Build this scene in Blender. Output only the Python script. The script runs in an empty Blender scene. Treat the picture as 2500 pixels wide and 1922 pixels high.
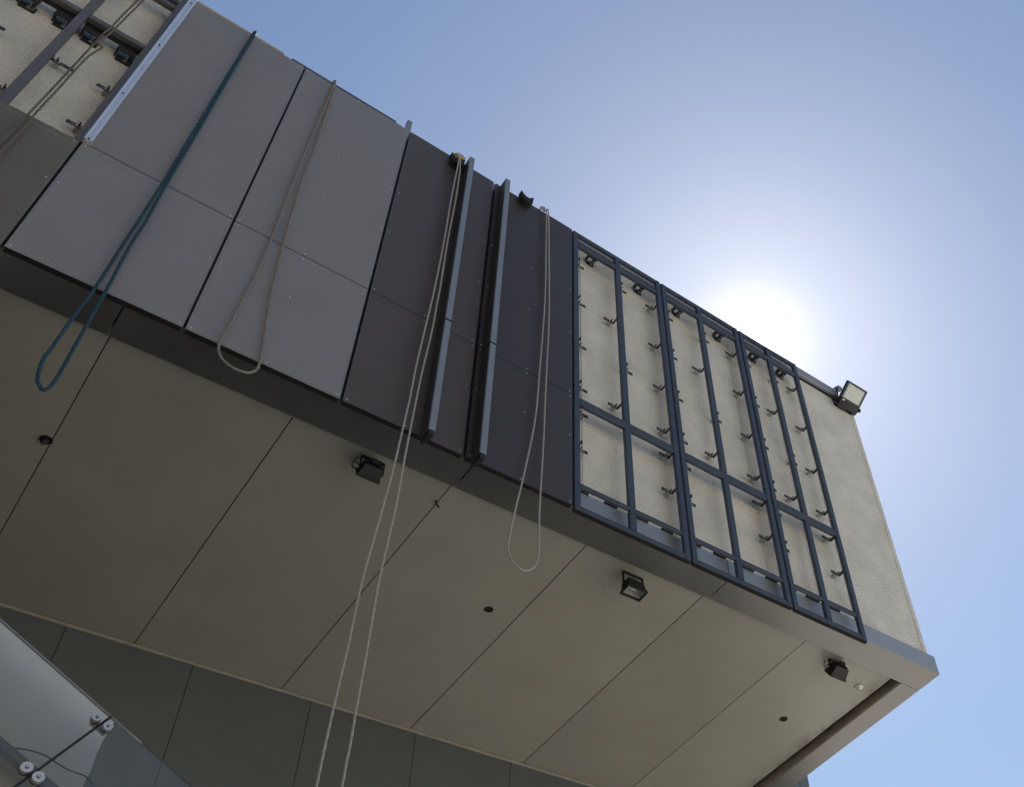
import bpy, bmesh, math, random
from mathutils import Vector, Matrix
random.seed(7)
scene = bpy.context.scene
COL = scene.collection

# ------------------------------------------------------------------ camera
# world: x along the facade to the right, y away from the camera, z up
cam_d = bpy.data.cameras.new("camera")
cam = bpy.data.objects.new("camera", cam_d)
COL.objects.link(cam)
cam_d.sensor_width = 36.0
cam_d.lens = 2640.7 / 2500.0 * 36.0
cam_d.shift_x = -616.3 / 2500.0
cam_d.shift_y = 82.3 / 2500.0
cam_d.clip_start = 0.05
cam_d.clip_end = 3000.0
R = ((0.75820785, -0.63791335, -0.13486072),
     (0.42183666, 0.63765014, -0.64455886),
     (0.49716666, 0.43182039, 0.75256658))
M = Matrix((R[0], [-v for v in R[1]], [-v for v in R[2]])).transposed()
cam.matrix_world = Matrix.Translation((0, 0, 1.6)) @ M.to_4x4()
scene.camera = cam

# ------------------------------------------------------------------ sky, sun, exposure
SUN_DIR = Vector((0.4550, 0.3854, 0.8028)).normalized()      # towards the sun
SUN_EL = math.asin(SUN_DIR.z)
SUN_AZ = math.atan2(SUN_DIR.x, SUN_DIR.y)
world = bpy.data.worlds.new("World")
scene.world = world
world.use_nodes = True
wn = world.node_tree.nodes
wl = world.node_tree.links
wn.clear()
sky = wn.new("ShaderNodeTexSky")
sky.sky_type = 'NISHITA'
sky.sun_disc = False
sky.sun_elevation = SUN_EL
sky.sun_rotation = SUN_AZ
sky.altitude = 0.0
sky.air_density = 1.35
sky.dust_density = 0.36
sky.ozone_density = 2.5
bg = wn.new("ShaderNodeBackground")
bg.inputs["Strength"].default_value = 0.058
wo = wn.new("ShaderNodeOutputWorld")
# bright aureole right round the sun (forward scattering in thin haze), added to the sky model
dt = wn.new("ShaderNodeVectorMath"); dt.operation = 'DOT_PRODUCT'
tcw = wn.new("ShaderNodeTexCoord")
nz = wn.new("ShaderNodeVectorMath"); nz.operation = 'NORMALIZE'
wl.new(tcw.outputs["Generated"], nz.inputs[0])
wl.new(nz.outputs[0], dt.inputs[0]); dt.inputs[1].default_value = SUN_DIR
def lobe(n, k):
    mx_ = wn.new("ShaderNodeMath"); mx_.operation = 'MAXIMUM'; mx_.inputs[1].default_value = 0.0
    wl.new(dt.outputs["Value"], mx_.inputs[0])
    p = wn.new("ShaderNodeMath"); p.operation = 'POWER'; p.inputs[1].default_value = n
    wl.new(mx_.outputs[0], p.inputs[0])
    m = wn.new("ShaderNodeMath"); m.operation = 'MULTIPLY'; m.inputs[1].default_value = k
    wl.new(p.outputs[0], m.inputs[0])
    return m.outputs[0]
add = wn.new("ShaderNodeMath"); add.operation = 'ADD'
add0 = wn.new("ShaderNodeMath"); add0.operation = 'ADD'
wl.new(lobe(8000.0, 30.0), add0.inputs[0]); wl.new(lobe(1300.0, 5.0), add0.inputs[1])
wl.new(add0.outputs[0], add.inputs[0]); wl.new(lobe(170.0, 1.6), add.inputs[1])
sc_ = wn.new("ShaderNodeVectorMath"); sc_.operation = 'SCALE'; sc_.inputs[0].default_value = (1.0, 0.98, 0.95)
wl.new(add.outputs[0], sc_.inputs["Scale"])
va = wn.new("ShaderNodeVectorMath"); va.operation = 'ADD'
wl.new(sky.outputs[0], va.inputs[0]); wl.new(sc_.outputs[0], va.inputs[1])
wl.new(va.outputs[0], bg.inputs[0])
wl.new(bg.outputs[0], wo.inputs[0])

sun_d = bpy.data.lights.new("sun", 'SUN')
sun_d.energy = 4.0
sun_d.angle = math.radians(0.53)
sun_d.color = (1.0, 0.95, 0.87)
sun = bpy.data.objects.new("sun", sun_d)
COL.objects.link(sun)
sun.rotation_euler = SUN_DIR.to_track_quat('Z', 'Y').to_euler()
sun.location = (10, 10, 30)

scene.view_settings.view_transform = 'Standard'
scene.view_settings.look = 'None'
scene.view_settings.gamma = 1.0
scene.view_settings.use_curve_mapping = False
scene.view_settings.exposure = 1.0
scene.cycles.max_bounces = 8
scene.cycles.transparent_max_bounces = 16

# ------------------------------------------------------------------ materials
def new_mat(name):
    m = bpy.data.materials.new(name)
    m.use_nodes = True
    nt = m.node_tree
    b = nt.nodes["Principled BSDF"]
    return m, nt, b

def mat(name, col, rough=0.5, metal=0.0, var=0.12, vscale=6.0, bump=0.0, bscale=200.0, spec=0.5, stretch=None, stain=None):
    """plain painted / coated surface with uneven tone, grain and fine relief"""
    m, nt, b = new_mat(name)
    N, L = nt.nodes, nt.links
    tc = N.new("ShaderNodeTexCoord")
    src = tc.outputs["Object"]
    if stretch:
        mp = N.new("ShaderNodeMapping"); mp.inputs["Scale"].default_value = stretch
        L.new(src, mp.inputs[0]); src = mp.outputs[0]
    n1 = N.new("ShaderNodeTexNoise"); n1.inputs["Scale"].default_value = vscale
    n1.inputs["Detail"].default_value = 6.0; n1.inputs["Roughness"].default_value = 0.62
    L.new(src, n1.inputs["Vector"])
    cr = N.new("ShaderNodeMapRange")
    cr.inputs["From Min"].default_value = 0.3; cr.inputs["From Max"].default_value = 0.7
    cr.inputs["To Min"].default_value = 1.0 - var; cr.inputs["To Max"].default_value = 1.0 + var
    L.new(n1.outputs[0], cr.inputs["Value"])
    vm = N.new("ShaderNodeVectorMath"); vm.operation = 'SCALE'
    vm.inputs[0].default_value = col
    L.new(cr.outputs[0], vm.inputs["Scale"])
    out = vm.outputs[0]
    if stain:                                     # dirt with a shape of its own: (colour, amount, scale)
        n3 = N.new("ShaderNodeTexNoise"); n3.inputs["Scale"].default_value = stain[2]
        n3.inputs["Detail"].default_value = 9.0; n3.inputs["Roughness"].default_value = 0.7
        L.new(tc.outputs["Object"], n3.inputs["Vector"])
        r3 = N.new("ShaderNodeMapRange")
        r3.inputs["From Min"].default_value = 0.56; r3.inputs["From Max"].default_value = 0.74
        r3.inputs["To Min"].default_value = 0.0; r3.inputs["To Max"].default_value = stain[1]
        L.new(n3.outputs[0], r3.inputs["Value"])
        mx = N.new("ShaderNodeMix"); mx.data_type = 'RGBA'
        L.new(r3.outputs[0], mx.inputs["Factor"]); L.new(out, mx.inputs["A"])
        mx.inputs["B"].default_value = (*stain[0], 1)
        out = mx.outputs["Result"]
    L.new(out, b.inputs["Base Color"])
    rr = N.new("ShaderNodeMapRange")
    rr.inputs["To Min"].default_value = max(0.02, rough - 0.1); rr.inputs["To Max"].default_value = min(1, rough + 0.1)
    L.new(n1.outputs[0], rr.inputs["Value"]); L.new(rr.outputs[0], b.inputs["Roughness"])
    b.inputs["Metallic"].default_value = metal
    b.inputs["Specular IOR Level"].default_value = spec
    if bump:
        n2 = N.new("ShaderNodeTexNoise"); n2.inputs["Scale"].default_value = bscale
        n2.inputs["Detail"].default_value = 4.0
        L.new(tc.outputs["Object"], n2.inputs["Vector"])
        bp = N.new("ShaderNodeBump"); bp.inputs["Strength"].default_value = bump
        bp.inputs["Distance"].default_value = 0.004
        L.new(n2.outputs[0], bp.inputs["Height"]); L.new(bp.outputs[0], b.inputs["Normal"])
    return m

def stucco_mat(name, col):
    m, nt, b = new_mat(name)
    N, L = nt.nodes, nt.links
    tc = N.new("ShaderNodeTexCoord")
    n1 = N.new("ShaderNodeTexNoise"); n1.inputs["Scale"].default_value = 3.0; n1.inputs["Detail"].default_value = 7
    n2 = N.new("ShaderNodeTexNoise"); n2.inputs["Scale"].default_value = 85.0; n2.inputs["Detail"].default_value = 5
    n2.inputs["Roughness"].default_value = 0.7
    v1 = N.new("ShaderNodeTexVoronoi"); v1.inputs["Scale"].default_value = 70.0
    n3 = N.new("ShaderNodeTexNoise"); n3.inputs["Scale"].default_value = 30.0; n3.inputs["Detail"].default_value = 8
    n3.inputs["Roughness"].default_value = 0.75
    for n in (n1, n2, v1, n3):
        L.new(tc.outputs["Object"], n.inputs["Vector"])
    r1 = N.new("ShaderNodeMapRange")
    r1.inputs["From Min"].default_value = 0.3; r1.inputs["From Max"].default_value = 0.7
    r1.inputs["To Min"].default_value = 0.86; r1.inputs["To Max"].default_value = 1.1
    L.new(n1.outputs[0], r1.inputs["Value"])
    r2 = N.new("ShaderNodeMapRange")
    r2.inputs["From Min"].default_value = 0.35; r2.inputs["From Max"].default_value = 0.6
    r2.inputs["To Min"].default_value = 0.8; r2.inputs["To Max"].default_value = 1.04
    L.new(n2.outputs[0], r2.inputs["Value"])
    mu = N.new("ShaderNodeMath"); mu.operation = 'MULTIPLY'
    L.new(r1.outputs[0], mu.inputs[0]); L.new(r2.outputs[0], mu.inputs[1])
    vm = N.new("ShaderNodeVectorMath"); vm.operation = 'SCALE'; vm.inputs[0].default_value = col
    L.new(mu.outputs[0], vm.inputs["Scale"])
    # small dark pits and specks
    r4 = N.new("ShaderNodeMapRange")
    r4.inputs["From Min"].default_value = 0.66; r4.inputs["From Max"].default_value = 0.74
    r4.inputs["To Max"].default_value = 0.55
    L.new(n3.outputs[0], r4.inputs["Value"])
    mx = N.new("ShaderNodeMix"); mx.data_type = 'RGBA'
    L.new(r4.outputs[0], mx.inputs["Factor"]); L.new(vm.outputs[0], mx.inputs["A"])
    mx.inputs["B"].default_value = (0.2, 0.17, 0.13, 1)
    L.new(mx.outputs["Result"], b.inputs["Base Color"])
    b.inputs["Roughness"].default_value = 0.9
    ad = N.new("ShaderNodeMath"); ad.operation = 'ADD'
    L.new(n2.outputs[0], ad.inputs[0]); L.new(v1.outputs["Distance"], ad.inputs[1])
    bp = N.new("ShaderNodeBump"); bp.inputs["Strength"].default_value = 0.8; bp.inputs["Distance"].default_value = 0.012
    L.new(ad.outputs[0], bp.inputs["Height"]); L.new(bp.outputs[0], b.inputs["Normal"])
    return m

def perf_mat(name, col, pitch=0.0125, hole=0.30, rough=0.42, metal=0.35):
    """coated sheet with staggered round holes one can see through"""
    m, nt, b = new_mat(name)
    N, L = nt.nodes, nt.links
    tc = N.new("ShaderNodeTexCoord")
    sx = N.new("ShaderNodeSeparateXYZ"); L.new(tc.outputs["Object"], sx.inputs[0])
    def math_(op, a, bb=None):
        n = N.new("ShaderNodeMath"); n.operation = op
        for i, v in enumerate((a, bb)):
            if v is None: continue
            if isinstance(v, (int, float)): n.inputs[i].default_value = v
            else: L.new(v, n.inputs[i])
        return n.outputs[0]
    def lattice(off):
        u = math_('SUBTRACT', math_('FRACT', math_('ADD', math_('DIVIDE', sx.outputs["X"], pitch), off + 100.0)), 0.5)
        w = math_('SUBTRACT', math_('FRACT', math_('ADD', math_('DIVIDE', sx.outputs["Z"], pitch * 1.732), off + 100.0)), 0.5)
        w = math_('MULTIPLY', w, 1.732)
        return math_('SQRT', math_('ADD', math_('MULTIPLY', u, u), math_('MULTIPLY', w, w)))
    d = math_('MINIMUM', lattice(0.0), lattice(0.5))
    mask = math_('LESS_THAN', d, hole)
    n1 = N.new("ShaderNodeTexNoise"); n1.inputs["Scale"].default_value = 2.2; n1.inputs["Detail"].default_value = 5
    L.new(tc.outputs["Object"], n1.inputs["Vector"])
    r1 = N.new("ShaderNodeMapRange")
    r1.inputs["From Min"].default_value = 0.3; r1.inputs["From Max"].default_value = 0.7
    r1.inputs["To Min"].default_value = 0.95; r1.inputs["To Max"].default_value = 1.05
    L.new(n1.outputs[0], r1.inputs["Value"])
    vm = N.new("ShaderNodeVectorMath"); vm.operation = 'SCALE'; vm.inputs[0].default_value = col
    L.new(r1.outputs[0], vm.inputs["Scale"]); L.new(vm.outputs[0], b.inputs["Base Color"])
    b.inputs["Roughness"].default_value = rough
    b.inputs["Metallic"].default_value = metal
    nb = N.new("ShaderNodeTexNoise"); nb.inputs["Scale"].default_value = 1.7; nb.inputs["Detail"].default_value = 2
    L.new(tc.outputs["Object"], nb.inputs["Vector"])
    bp = N.new("ShaderNodeBump"); bp.inputs["Strength"].default_value = 0.5; bp.inputs["Distance"].default_value = 0.03
    L.new(nb.outputs[0], bp.inputs["Height"]); L.new(bp.outputs[0], b.inputs["Normal"])
    tr = N.new("ShaderNodeBsdfTransparent")
    mix = N.new("ShaderNodeMixShader")
    L.new(mask, mix.inputs[0]); L.new(b.outputs[0], mix.inputs[1]); L.new(tr.outputs[0], mix.inputs[2])
    L.new(mix.outputs[0], nt.nodes["Material Output"].inputs["Surface"])
    return m

def rope_mat(name, c1, c2):
    m, nt, b = new_mat(name)
    N, L = nt.nodes, nt.links
    tc = N.new("ShaderNodeTexCoord")
    w = N.new("ShaderNodeTexWave"); w.wave_type = 'BANDS'; w.bands_direction = 'DIAGONAL'
    w.inputs["Scale"].default_value = 34.0; w.inputs["Distortion"].default_value = 2.5
    n = N.new("ShaderNodeTexNoise"); n.inputs["Scale"].default_value = 9.0; n.inputs["Detail"].default_value = 5
    L.new(tc.outputs["Object"], w.inputs["Vector"]); L.new(tc.outputs["Object"], n.inputs["Vector"])
    mu = N.new("ShaderNodeMath"); mu.operation = 'MULTIPLY'
    L.new(w.outputs["Fac"], mu.inputs[0]); L.new(n.outputs[0], mu.inputs[1])
    mx = N.new("ShaderNodeMix"); mx.data_type = 'RGBA'
    L.new(mu.outputs[0], mx.inputs["Factor"])
    mx.inputs["A"].default_value = (*c1, 1); mx.inputs["B"].default_value = (*c2, 1)
    L.new(mx.outputs["Result"], b.inputs["Base Color"])
    b.inputs["Roughness"].default_value = 0.85
    bp = N.new("ShaderNodeBump"); bp.inputs["Strength"].default_value = 0.35; bp.inputs["Distance"].default_value = 0.002
    L.new(w.outputs["Fac"], bp.inputs["Height"]); L.new(bp.outputs[0], b.inputs["Normal"])
    return m

def glass_mat():
    m, nt, b = new_mat("tinted_glass")
    N, L = nt.nodes, nt.links
    tr = N.new("ShaderNodeBsdfTransparent"); tr.inputs[0].default_value = (0.90, 0.92, 0.91, 1)
    gl = N.new("ShaderNodeBsdfGlossy"); gl.inputs["Roughness"].default_value = 0.03
    fr = N.new("ShaderNodeFresnel"); fr.inputs["IOR"].default_value = 1.5
    mix = N.new("ShaderNodeMixShader")
    L.new(fr.outputs[0], mix.inputs[0]); L.new(tr.outputs[0], mix.inputs[1]); L.new(gl.outputs[0], mix.inputs[2])
    df = N.new("ShaderNodeBsdfDiffuse"); df.inputs[0].default_value = (0.35, 0.36, 0.36, 1)
    n = N.new("ShaderNodeTexNoise"); n.inputs["Scale"].default_value = 4.0; n.inputs["Detail"].default_value = 8
    tc = N.new("ShaderNodeTexCoord"); L.new(tc.outputs["Object"], n.inputs["Vector"])
    r = N.new("ShaderNodeMapRange"); r.inputs["To Min"].default_value = 0.02; r.inputs["To Max"].default_value = 0.12
    L.new(n.outputs[0], r.inputs["Value"])
    mix2 = N.new("ShaderNodeMixShader")
    L.new(r.outputs[0], mix2.inputs[0]); L.new(mix.outputs[0], mix2.inputs[1]); L.new(df.outputs[0], mix2.inputs[2])
    L.new(mix2.outputs[0], nt.nodes["Material Output"].inputs["Surface"])
    return m

M_ = {
    'ground': mat("asphalt", (0.042, 0.041, 0.039), 0.9, var=0.25, vscale=0.6, bump=0.4, bscale=30),
    'bounce_paving': mat("pale_bounce_paving", (0.46, 0.44, 0.395), 0.9, var=0.12, vscale=0.8, bump=0.4, bscale=30),
    'stucco': stucco_mat("beige_stucco", (0.77, 0.735, 0.665)),
    'sand': mat("sand_render", (0.70, 0.58, 0.43), 0.9, var=0.1, vscale=1.0),
    'soffit': mat("soffit_coating", (0.305, 0.295, 0.258), 0.32, var=0.06, vscale=1.5, spec=0.45, stain=((0.12, 0.1, 0.08), 0.13, 1.7)),
    'fascia': mat("fascia_metal", (0.40, 0.395, 0.39), 0.38, metal=0.5, var=0.06, vscale=2.0, stain=((0.2, 0.19, 0.17), 0.25, 2.0)),
    'cavity_sheet': mat("channel_face", (0.50, 0.43, 0.34), 0.8, var=0.2, vscale=9, stain=((0.08, 0.06, 0.04), 0.8, 6.0)),
    'flash': mat("grey_flashing", (0.215, 0.208, 0.20), 0.34, metal=0.8, var=0.08, vscale=2.5, stain=((0.16, 0.14, 0.11), 0.3, 2.0)),
    'frame': mat("navy_frame_paint", (0.040, 0.051, 0.076), 0.5, var=0.22, vscale=7.0, bump=0.1, stain=((0.10, 0.105, 0.115), 0.5, 9.0)),
    'frame_w': mat("grey_frame_paint", (0.105, 0.098, 0.108), 0.5, var=0.15, vscale=7.0, bump=0.1),
    'dark': mat("dark_steel", (0.022, 0.021, 0.022), 0.55, var=0.3, vscale=18),
    'bracket': mat("bracket_steel", (0.05, 0.048, 0.052), 0.5, metal=0.3, var=0.35, vscale=25),
    'plate': mat("zinc_washer", (0.42, 0.42, 0.41), 0.4, metal=0.5, var=0.25, vscale=40),
    'alu': mat("mill_aluminium", (0.80, 0.81, 0.84), 0.30, metal=0.7, var=0.03, vscale=3),
    'fin': mat("fin_coating", (0.20, 0.225, 0.265), 0.38, metal=0.1, var=0.07, vscale=3.0),
    'fin_shade': mat("brown_fin_shade", (0.040, 0.034, 0.031), 0.55, var=0.15),  # fin sides, with the shade of a recess put into the brown
    'joint': mat("joint_backing", (0.055, 0.050, 0.042), 0.8, var=0.2),
    'perf_g': perf_mat("grey_perforated_sheet", (0.40, 0.372, 0.35)),
    'perf_b': perf_mat("brown_perforated_sheet", (0.160, 0.130, 0.115)),
    'perf_n': perf_mat("charcoal_perforated_sheet", (0.110, 0.091, 0.085)),
    'perf_o': perf_mat("olive_perforated_sheet", (0.25, 0.22, 0.18)),
    'edge_g': mat("grey_sheet_edge", (0.27, 0.252, 0.238), 0.42, metal=0.35, var=0.1),
    'edge_b': mat("brown_sheet_edge", (0.11, 0.092, 0.082), 0.42, metal=0.35, var=0.1),
    'edge_n': mat("charcoal_sheet_edge", (0.078, 0.068, 0.068), 0.42, metal=0.35, var=0.1),
    'edge_o': mat("olive_sheet_edge", (0.18, 0.16, 0.125), 0.42, metal=0.35, var=0.1),
    'screw': mat("screw_zinc", (0.8, 0.8, 0.8), 0.3, metal=0.6),
    'back': mat("slate_wall_panel", (0.102, 0.114, 0.117), 0.45, var=0.12, vscale=1.2, stain=((0.05, 0.055, 0.05), 0.5, 1.2)),
    'trim': mat("beige_angle_trim", (0.30, 0.285, 0.24), 0.5, var=0.12),
    'black': mat("black_plastic", (0.010, 0.010, 0.011), 0.6, var=0.3, vscale=12),
    'lens': mat("led_diffuser", (0.60, 0.66, 0.62), 0.35, var=0.1, vscale=30),
    'led': mat("led_chip", (0.35, 0.38, 0.25), 0.5),
    'refl': mat("reflector_foil", (0.5, 0.5, 0.5), 0.3, metal=0.4, var=0.3, vscale=70),
    'white': mat("white_plastic", (0.72, 0.70, 0.64), 0.45, var=0.06),
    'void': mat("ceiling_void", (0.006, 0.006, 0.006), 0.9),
    'tan': mat("tan_cloth", (0.42, 0.33, 0.20), 0.9, var=0.25, vscale=20, bump=0.5, bscale=120),
    'tan_edge': mat("tan_edging", (0.40, 0.30, 0.18), 0.8, var=0.25, vscale=8, stretch=(0.6, 6, 6)),
    'coping': mat("coping_metal", (0.27, 0.27, 0.31), 0.42, metal=0.2, var=0.1, vscale=4),
    'foam': mat("sealant_foam", (0.52, 0.51, 0.46), 0.9, var=0.2, vscale=60, bump=0.8, bscale=150),
    'rubber': mat("black_rubber", (0.009, 0.009, 0.009), 0.8, var=0.3, vscale=20),
    'chrome': mat("brushed_steel", (0.66, 0.64, 0.62), 0.34, metal=0.85, var=0.1, vscale=60, stretch=(1, 1, 9)),
    'plaster': mat("pale_grey_plaster", (0.70, 0.67, 0.67), 0.8, var=0.06, vscale=2),
    'tube': mat("grey_tube_paint", (0.16, 0.18, 0.19), 0.4, var=0.1),
    'blue': rope_mat("blue_rope", (0.006, 0.030, 0.052), (0.024, 0.10, 0.155)),
    'taupe': rope_mat("taupe_rope", (0.16, 0.135, 0.12), (0.36, 0.32, 0.29)),
    'pale': rope_mat("pale_rope", (0.31, 0.285, 0.265), (0.46, 0.43, 0.40)),
    'brown': rope_mat("brown_rope", (0.10, 0.083, 0.068), (0.22, 0.19, 0.16)),
    'glass': glass_mat(),
}

def soffit_extras():
    nt = M_['soffit'].node_tree; N, L = nt.nodes, nt.links
    b = N["Principled BSDF"]
    src = b.inputs["Base Color"].links[0].from_socket
    oi = N.new("ShaderNodeObjectInfo")
    r = N.new("ShaderNodeMapRange"); r.inputs["To Min"].default_value = 0.95; r.inputs["To Max"].default_value = 1.05
    L.new(oi.outputs["Random"], r.inputs["Value"])
    sc = N.new("ShaderNodeVectorMath"); sc.operation = 'SCALE'
    L.new(src, sc.inputs[0]); L.new(r.outputs[0], sc.inputs["Scale"])
    tc = N.new("ShaderNodeTexCoord"); sp = N.new("ShaderNodeSeparateXYZ"); L.new(tc.outputs["Object"], sp.inputs[0])
    e = N.new("ShaderNodeMapRange")                      # within 14 cm of the open channel
    e.inputs["From Min"].default_value = 9.07; e.inputs["From Max"].default_value = 9.22
    L.new(sp.outputs["X"], e.inputs["Value"])
    n = N.new("ShaderNodeTexNoise"); n.inputs["Scale"].default_value = 7.0; n.inputs["Detail"].default_value = 8
    L.new(tc.outputs["Object"], n.inputs["Vector"])
    q = N.new("ShaderNodeMapRange"); q.inputs["From Min"].default_value = 0.42; q.inputs["From Max"].default_value = 0.66
    L.new(n.outputs[0], q.inputs["Value"])
    m = N.new("ShaderNodeMath"); m.operation = 'MULTIPLY'; L.new(e.outputs[0], m.inputs[0]); L.new(q.outputs[0], m.inputs[1])
    m2 = N.new("ShaderNodeMath"); m2.operation = 'MULTIPLY'; m2.inputs[1].default_value = 0.75; L.new(m.outputs[0], m2.inputs[0])
    mx = N.new("ShaderNodeMix"); mx.data_type = 'RGBA'
    L.new(m2.outputs[0], mx.inputs["Factor"]); L.new(sc.outputs[0], mx.inputs["A"]); mx.inputs["B"].default_value = (0.07, 0.055, 0.04, 1)
    L.new(mx.outputs["Result"], b.inputs["Base Color"])
soffit_extras()

# ------------------------------------------------------------------ builders
ORG = {}                      # world origin of each object, so parts can be written in world metres

def link(o, parent=None):
    COL.objects.link(o)
    if parent is not None:
        o.parent = parent

def thing(name, label, cat, loc, group=None):
    o = bpy.data.objects.new(name, None)
    o.empty_display_size = 0.1
    link(o)
    o.location = loc
    ORG[o.name] = Vector(loc)
    o["label"] = label
    o["category"] = cat
    if group: o["group"] = group
    return o

def obj(name, bm, m, parent=None, smooth=False, label=None, kind=None):
    """bmesh in world metres -> one mesh object (a part when parent is given)"""
    org = ORG[parent.name] if parent is not None else Vector((0, 0, 0))
    bmesh.ops.translate(bm, verts=bm.verts, vec=-org)
    me = bpy.data.meshes.new(name)
    bm.to_mesh(me); bm.free()
    me.materials.append(M_[m])
    if smooth:
        for p in me.polygons: p.use_smooth = True
    o = bpy.data.objects.new(name, me)
    link(o, parent)
    ORG[o.name] = org
    if label: o["label"] = label
    if kind: o["kind"] = kind
    return o

def box(bm, x0, x1, y0, y1, z0, z1, bevel=0.0):
    vs = [bm.verts.new(p) for p in ((x0, y0, z0), (x1, y0, z0), (x1, y1, z0), (x0, y1, z0),
                                    (x0, y0, z1), (x1, y0, z1), (x1, y1, z1), (x0, y1, z1))]
    fs = [bm.faces.new([vs[i] for i in f]) for f in
          ((0, 3, 2, 1), (4, 5, 6, 7), (0, 1, 5, 4), (1, 2, 6, 5), (2, 3, 7, 6), (3, 0, 4, 7))]
    if bevel:
        es = list({e for f in fs for e in f.edges})
        r = bmesh.ops.bevel(bm, geom=es, offset=bevel, segments=1, affect='EDGES')
        return list({v for f in r['faces'] for v in f.verts} | {v for v in vs if v.is_valid})
    return vs

def B(*a, bevel=0.0):
    bm = bmesh.new(); box(bm, *a, bevel=bevel); return bm

def cyl(bm, p0, p1, r, seg=12, r1=None):
    p0, p1 = Vector(p0), Vector(p1)
    d = p1 - p0
    q = d.to_track_quat('Z', 'Y').to_matrix().to_4x4()
    mat4 = Matrix.Translation((p0 + p1) / 2) @ q
    return bmesh.ops.create_cone(bm, cap_ends=True, segments=seg, radius1=r, radius2=r if r1 is None else r1,
                                 depth=d.length, matrix=mat4)['verts']

def prism(bm, pts, axis, a, b):
    """extrude a closed polygon given in the other two axes"""
    def P(u, v, w):
        return {'x': (w, u, v), 'y': (u, w, v), 'z': (u, v, w)}[axis]
    lo = [bm.verts.new(P(u, v, a)) for u, v in pts]
    hi = [bm.verts.new(P(u, v, b)) for u, v in pts]
    n = len(pts)
    bm.faces.new(lo); bm.faces.new(list(reversed(hi)))
    for i in range(n):
        bm.faces.new((lo[i], hi[i], hi[(i + 1) % n], lo[(i + 1) % n]))
    bmesh.ops.recalc_face_normals(bm, faces=bm.faces)
    return lo + hi

def tube_path(pts, r, seg=8, sub=4, twist=0.0):
    """round tube along a smoothed path (Catmull-Rom)"""
    P = [Vector(p) for p in pts]
    out = []
    for i in range(len(P) - 1):
        a, b, c, d = P[max(i - 1, 0)], P[i], P[i + 1], P[min(i + 2, len(P) - 1)]
        nn = sub if not twist else max(sub, int((c - b).length / 0.011))
        for k in range(nn):
            t = k / nn
            out.append(0.5 * ((2 * b) + (c - a) * t + (2 * a - 5 * b + 4 * c - d) * t * t + (3 * b - a - 3 * c + d) * t ** 3))
    out.append(P[-1])
    bm = bmesh.new()
    rings = []
    prev = None
    run = 0.0
    for i, p in enumerate(out):
        if i: run += (p - out[i - 1]).length
        t = (out[min(i + 1, len(out) - 1)] - out[max(i - 1, 0)]).normalized()
        if prev is None:
            up = Vector((0, 1, 0)) if abs(t.y) < 0.9 else Vector((1, 0, 0))
            prev = t.cross(up).normalized()
        prev = (prev - t * prev.dot(t)).normalized()
        u = prev; v = t.cross(u)
        rings.append([bm.verts.new(p + (u * math.cos(2 * math.pi * k / seg) + v * math.sin(2 * math.pi * k / seg)) * r * (1 + twist * math.cos(3 * 2 * math.pi * k / seg - 2 * math.pi * run / 0.055))) for k in range(seg)])
    for a, b in zip(rings, rings[1:]):
        for k in range(seg):
            bm.faces.new((a[k], a[(k + 1) % seg], b[(k + 1) % seg], b[k]))
    bm.faces.new(list(reversed(rings[0]))); bm.faces.new(rings[-1])
    bmesh.ops.recalc_face_normals(bm, faces=bm.faces)
    return bm

# ------------------------------------------------------------------ levels (metres)
YF = 4.200        # front of cladding
YW = 4.332        # stucco wall
YA = 4.301        # fascia flashing
XR = 6.455        # right end of the wall
ZB, ZM, ZT = 6.790, 7.955, 10.365      # cladding bottom, mid joint, top
ZS = 6.894        # underside of flashing
ZP = 6.936        # underside of soffit panels
ZFT = 7.077       # fascia top
YBK = 7.090       # wall below the soffit

# ------------------------------------------------------------------ setting
g = obj("ground", B(-400, 400, -400, 400, -0.5, 0.0), 'ground')
g["kind"] = "structure"
g = obj("bounce_paving", B(3.2, 70, -60, 60, 0.004, 0.12), 'bounce_paving')  # unseen pale ground, added to bounce sunlight up at the right
g["kind"] = "structure"

# ------------------------------------------------------------------ the building
bld = thing("cantilevered_building", "beige stucco block overhanging on a flat panelled soffit", "building", (-3, 8, 0))
# upper stucco wall with a slightly uneven right corner
bm = bmesh.new()
box(bm, -14, XR, YW, 18, 7.0, 10.41)
wall = obj("wall", bm, 'stucco', bld)
# vertical render beads / board joints proud of the stucco
for bx in (-3.1, 2.972, 3.405, 4.692, 5.215, 5.602):
    bm = bmesh.new()
    box(bm, bx - 0.011, bx + 0.011, YW - 0.006, YW + 0.002, 7.07, 10.40, bevel=0.003)
    obj("render_bead", bm, 'stucco', wall)
# ragged right corner of the render
bm = bmesh.new()
pz = 7.06
rows = []
while pz < 10.40:
    o = random.uniform(-0.002, 0.003) + (0.004 if random.random() < .15 else 0)
    rows.append((pz, o)); pz += random.uniform(0.025, 0.07)
vl = [(bm.verts.new((XR - 0.05, YW - 0.003, z)), bm.verts.new((XR + o, YW - 0.003, z)), bm.verts.new((XR + o, YW + 0.06, z))) for z, o in rows]
for a, b in zip(vl, vl[1:]):
    bm.faces.new((a[0], a[1], b[1], b[0])); bm.faces.new((a[1], a[2], b[2], b[1]))
obj("corner_render", bm, 'stucco', wall)
# coping
obj("coping", B(-14, 6.225, 4.285, 4.70, 10.412, 10.525, bevel=0.006), 'coping', bld)
obj("drip_gap", B(-14, 6.20, 4.318, 4.331, 10.385, 10.411), 'dark', bld)
obj("roof", B(-14, XR - 0.02, 4.71, 18, 10.411, 10.46), 'flash', bld)
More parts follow.
